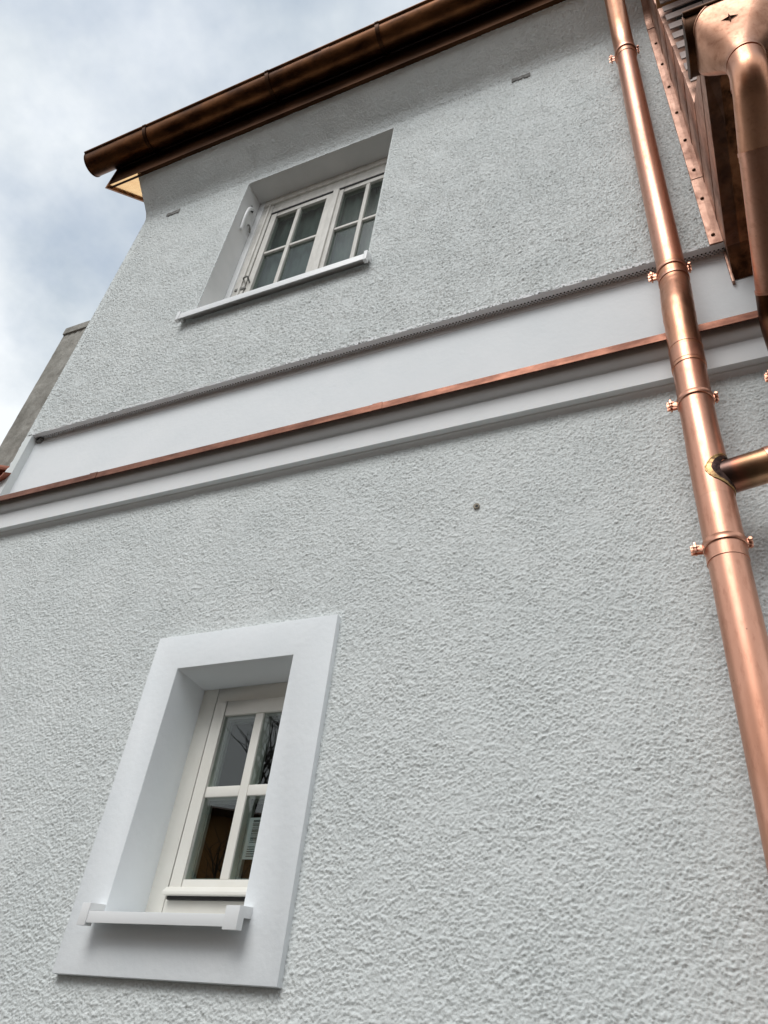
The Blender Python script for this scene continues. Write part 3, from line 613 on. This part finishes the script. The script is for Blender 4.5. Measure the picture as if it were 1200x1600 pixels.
def rivet(par, z, x=.281, o_=.008):
    mb = MB(); r = .0078
    mb.tube([(x, -o_ + .002, z), (x, -o_ - .0035, z), (x, -o_ - .0060, z), (x, -o_ - .0072, z)], [r, r, r * .72, r * .25], 10)
    return mb.build('rivet', 'copper_dark', par, smooth=True)
for z in (2.962, 3.246): rivet(s1, z, .281, .0066)
for z in (3.489, 3.772, 4.062, 4.361, 4.648, 4.935): rivet(s2, z, .282, .0092)
# hung tiles on the bay's steep front
tile_me = None
rows = [3.44 + .135 * i for i in range(16)]
for ri, z in enumerate(rows):
    for ci in range(7):
        x = BX - .006 + ci * .17 + (.0 if ri % 2 == 0 else -.0)
        if tile_me is None:
            o = MB().prism_x([(-.030, .0), (-.0235, -.001), (-.016, .083), (-.022, .084)], .0, .167).build('hung_tile', 'hungtile', bay, bevel=.002); tile_me = o.data
        else:
            o = bpy.data.objects.new('hung_tile', tile_me); COL.objects.link(o); o.parent = bay
        bpp(o); o.location = (x + random.uniform(-.001, .001), front(z) - .050 + .0, z); o.rotation_euler.y = random.uniform(-.004, .004); o.rotation_euler.x = random.uniform(-.006, .006)
bpp(MB().prism_x([(front(3.35) + .01, 3.35), (front(5.7) + .01, 5.7), (front(5.7) + .2, 5.7), (front(3.35) + .2, 3.35)], BX + .05, 1.9).build('gap_shade_core', 'dark', bay))  # near-black core, paints the shadow seen between the tile rows
# small skirt roof down to the gutter, and the timber soffit at the bay's head
bpp(MB().prism_x([(-.36, 3.385), (-.36, 3.42), (-.76, 3.0), (-.76, 2.965)], BX + .012, 1.9).build('skirt_roof', 'copper_stained', bay, bevel=.002))
bpp(MB().box(BX + .012, 1.9, -.735, -.72, 2.93, 3.03).build('front_board', 'copper_stained', bay))
for k in range(6): bpp(MB().box(BX - .02, 1.9, -.30 - .105 * (k + 1), -.30 - .105 * k - .004, 4.60, 4.622).build('soffit_plank', 'wood', bay, bevel=.003))

# gutter of the bay with its outlet
g2, g2p = gutter('gutter', .250, 1.9, -.812, 2.83, .0925, (1.15,), 'copper_dark', 'short dark copper gutter in front of the bay at the right edge', ())
# outlet funnel: saddle round the trough narrowing to a round neck
FC, FYc, FR = .385, -.815, .052
fv = []; nf = 48; levels = 12
for L_ in range(levels + 1):
    t = L_ / levels; e_ = t * t * (3 - 2 * t)
    for j in range(nf):
        a = 2 * math.pi * j / nf; ca, sa_ = math.cos(a), math.sin(a)
        p_ = 2.0 / (2 + 2.2 * (1 - t)); rx = .118; ry = .099
        sq = lambda c: math.copysign(abs(c) ** p_, c)
        X0 = rx * sq(ca); Y0 = ry * sq(sa_)
        zt_ = 2.83 - math.sqrt(max(0, .0985 ** 2 - min(.0985, abs(Y0)) ** 2)) * 1.0 if True else 0
        X1, Y1 = FR * ca, FR * sa_
        ztop = max(zt_, 2.745) ; ztop = 2.745 + (zt_ - 2.7315) * 1.0
        fv.append((FC + X0 * (1 - e_) + X1 * e_, FYc + Y0 * (1 - e_) + Y1 * e_, ztop * (1 - t) + 2.590 * t))
ff = [(i * nf + j, i * nf + (j + 1) % nf, (i + 1) * nf + (j + 1) % nf, (i + 1) * nf + j) for i in range(levels) for j in range(nf)]
fo = g2p(pd('outlet_funnel', fv, ff, 'copper_hopper', g2, True)); fo['label'] = 'pinkish copper outlet funnel stamped with a four-pointed star'
g2p(MB().tube([(FC, FYc, 2.598), (FC, FYc, 2.590), (FC, FYc, 2.582)], [.0530, .0565, .0550], NS).build('neck_rim', 'copper_hopper', g2, smooth=True))
rim = [Vector(p) for p in fv[:nf]]
g2p(MB().tube(rim + [rim[0]], .0035, 8, caps=False).build('folded_rim', 'copper_hopper', g2, smooth=True))
# stamped star: eight-sided relief on the funnel's front
c0 = Vector((.3696, -.8946, 2.7280)); nn_ = Vector((-.004, -.965, -.261)); uu = Vector((1, 0, 0)); uu = (uu - nn_ * uu.dot(nn_)).normalized(); vv_ = nn_.cross(uu).normalized()
star = [c0 + nn_ * .007]
for i in range(8):
    a = math.pi * i / 4; r = (.026 if i % 4 == 0 else .021) if i % 2 == 0 else .0065
    star.append(c0 + uu * r * math.cos(a) + vv_ * r * math.sin(a))
g2p(pd('stamped_star', star, [(0, i, i % 8 + 1) for i in range(1, 9)], 'copper_edge', g2))

# ------------------------------------------------------------------ second downpipe
d2 = empty('downpipe', (.37, -.15, 1.6), 'copper downpipe bending back from the bay gutter under the soffit', 'downpipe')
d2inv = Matrix.Translation((-.37, .15, -1.6))
def d2p(o): o.matrix_parent_inverse = d2inv; return o
d2p(MB().tube(bend([(FC, FYc, 2.60), (FC - .002, FYc, 2.545), (.378, -.78, 2.50)], .03, 4), [.0505] * 7, NS).build('pipe_neck', 'copper', d2, smooth=True))
ep = bend([(FC - .001, FYc, 2.575), (FC - .004, FYc + .002, 2.475), (.376, -.60, 2.408)], .085, 12)
d2p(MB().tube(ep, .0535, NS).build('pipe_elbow', 'copper_bright', d2, smooth=True))
d2p(MB().tube([(.3765, -.635, 2.419), (.373, -.40, 2.31), (.37, -.20, 2.212)], .0525, NS).build('pipe_section', 'copper', d2, smooth=True))
d2p(MB().tube([(.3765, -.628, 2.416), (.3762, -.618, 2.411)], .0552, NS).build('pipe_ring', 'copper', d2, smooth=True))
d2p(MB().tube([(.371, -.245, 2.2345), (.371, -.235, 2.2295)], .0553, NS).build('pipe_ring', 'copper', d2, smooth=True))
d2p(MB().tube(bend([(.371, -.24, 2.232), (.37, -.148, 2.186), (.37, -.150, 1.95)], .075, 12), .0540, NS).build('pipe_elbow', 'copper_gutter', d2, smooth=True))
d2p(MB().tube([(.37, -.150, 1.98), (.385, -.150, 1.86)], .0525, NS).build('pipe_section', 'copper', d2, smooth=True))
clamp(d2, d2p, 1.925, .372, -.15, .054)

# ------------------------------------------------------------------ left background
cw = empty('concrete_wall', (-3.8, .4, 2.2), 'weathered grey concrete wall standing behind the left edge of the house', 'wall')
cinv = Matrix.Translation((3.8, -.4, -2.2))
bm = bmesh.new(); nx_, nz_ = 26, 70; rg_ = random.Random(6)
gv = []
for j in range(nz_ + 1):
    for i in range(nx_ + 1):
        x = -4.10 + .75 * i / nx_; z = 2.2 + (4.47 - 2.2) * j / nz_
        ex = rg_.uniform(-.0015, .0015) if i == 0 else 0
        gv.append(bm.verts.new((x + ex, .25 + (0 if i == 0 else rg_.uniform(-.006, .006)), z + (rg_.uniform(-.006, .006) if j == nz_ else 0))))
for j in range(nz_):
    for i in range(nx_):
        a = j * (nx_ + 1) + i; bm.faces.new((gv[a], gv[a + 1], gv[a + nx_ + 2], gv[a + nx_ + 1]))
me = bpy.data.meshes.new('wall_face'); bm.to_mesh(me); bm.free()
o = link('wall_face', me, 'concrete', cw, True); o.matrix_parent_inverse = cinv
o = MB().box(-4.092, -3.36, .262, .60, 2.2, 4.462).build('wall_body', 'concrete', cw); o.matrix_parent_inverse = cinv
o = MB().box(-4.103, -3.36, .236, .62, 4.40, 4.476).build('coping', 'concrete', cw, bevel=.006); o.matrix_parent_inverse = cinv
tr = empty('tile_roof', (-3.7, 0, 2.5), 'red clay tile eave meeting the left corner of the house', 'roof')
tinv = Matrix.Translation((3.7, 0, -2.5))
def arc_tile(cx_, cz, r, up, name='roof_tile'):
    n = 10; L_ = .42; th = .014; v = []; 
    for (yy, zz) in ((0, 0), (L_ * .8, L_ * .55)):
        for rr_ in (r, r - th):
            for i in range(n + 1):
                a = math.pi * i / n; s_ = 1 if up else -1
                v.append((cx_ - rr_ * math.cos(a), -.035 + yy, cz + s_ * rr_ * .62 * math.sin(a) + zz))
    k = n + 1; f = []
    for i in range(n):
        f += [(i, i + 1, 2 * k + i + 1, 2 * k + i), (k + i, 3 * k + i, 3 * k + i + 1, k + i + 1), (i, k + i, k + i + 1, i + 1), (2 * k + i, 2 * k + i + 1, 3 * k + i + 1, 3 * k + i)]
    f += [(0, 2 * k, 3 * k, k), (n, k + n, 3 * k + n, 2 * k + n)]
    o = pd(name, v, f, 'clay', tr, False); o.matrix_parent_inverse = tinv
    return o
for i in range(5):
    arc_tile(-3.488 - i * .20, 2.585, .085, False); arc_tile(-3.56 - i * .20, 2.628, .085, True)
o = MB().prism_x([(.0, 2.36), (.0, 2.48), (.30, 2.70), (.30, 2.36)], -5.0, -3.47).build('eaves_wall', 'smooth', tr); o.matrix_parent_inverse = tinv

# ------------------------------------------------------------------ behind the viewer: mirrored tree and house, and a house added to darken
def tree(loc, h, seed, label):
    t_ = empty('bare_tree', loc, label, 'tree'); rn = random.Random(seed)
    tk, lim = MB(), MB()
    def grow(p, d, L_, r, depth):
        n = 4; path = [p]; q_ = p; dd = d
        for i in range(n):
            dd = (dd + Vector((rn.uniform(-1, 1), rn.uniform(-1, 1), rn.uniform(-.6, .9))) * .16).normalized(); q_ = q_ + dd * L_ / n; path.append(q_)
        (tk if depth == 0 else lim).tube(path, [r * (1 - .45 * i / n) for i in range(n + 1)], 10 if depth == 0 else (6 if depth < 3 else 4), caps=False)
        if depth >= 5: return
        for c in range(rn.choice((3, 3, 4)) if depth < 4 else 3):
            i = rn.randint(2, n); a = rn.uniform(0, 6.28)
            side = Vector((math.cos(a), math.sin(a), rn.uniform(.0, .7))).normalized()
            grow(path[i], (dd * .75 + side * rn.uniform(.5, .95)).normalized(), L_ * rn.uniform(.58, .76), r * .52, depth + 1)
    grow(Vector((0, 0, 0)), Vector((0, 0, 1)), h * .34, h * .022, 0)
    tk.build('trunk', 'bark', t_, smooth=True); lim.build('crown', 'bark', t_)
tree((-5.9, -7.6, GZ), 8.6, 11, 'bare tree mirrored in the lower window panes')
def neighbour(loc, rz, W_, D_, hw, hr, wallm, label):
    nb = empty('neighbour_house', loc, label, 'house'); nb.rotation_euler.z = rz
    MB().box(-W_, W_, -D_, D_, 0, hw).build('facade', wallm, nb)
    MB().prism_x([(-D_ - .5, hw - .1), (D_ + .5, hw - .1), (0, hr)], -W_ - .4, W_ + .4).build('roof', 'roofdark', nb)
    k_ = int(W_ / 1.6)
    for i in range(k_):
        for z in (1.0, 3.6):
            x = -W_ + 2 * W_ * (i + .5) / k_
            w_ = MB().box(x - .6, x + .6, D_ - .02, D_ + .05, z, z + 1.4).build('window', 'farglass', nb)
            ring(MB(), x - .7, x + .7, z - .1, z + 1.5, .1, D_ + .02, D_ + .10).build('frame', 'sillwhite', w_)
neighbour((-10.6, -14.5, GZ), R_(-30), 5, 3.5, 6.3, 7.4, 'ochre', 'ochre neighbouring house mirrored low in the lower window')
neighbour((6.0, -15.0, GZ), R_(4), 7.5, 4, 5.6, 8.4, 'brick', 'unseen brown brick house added to darken the undersides and the copper reflections')  # unseen, added for general darkening and a dark stripe on the pipes
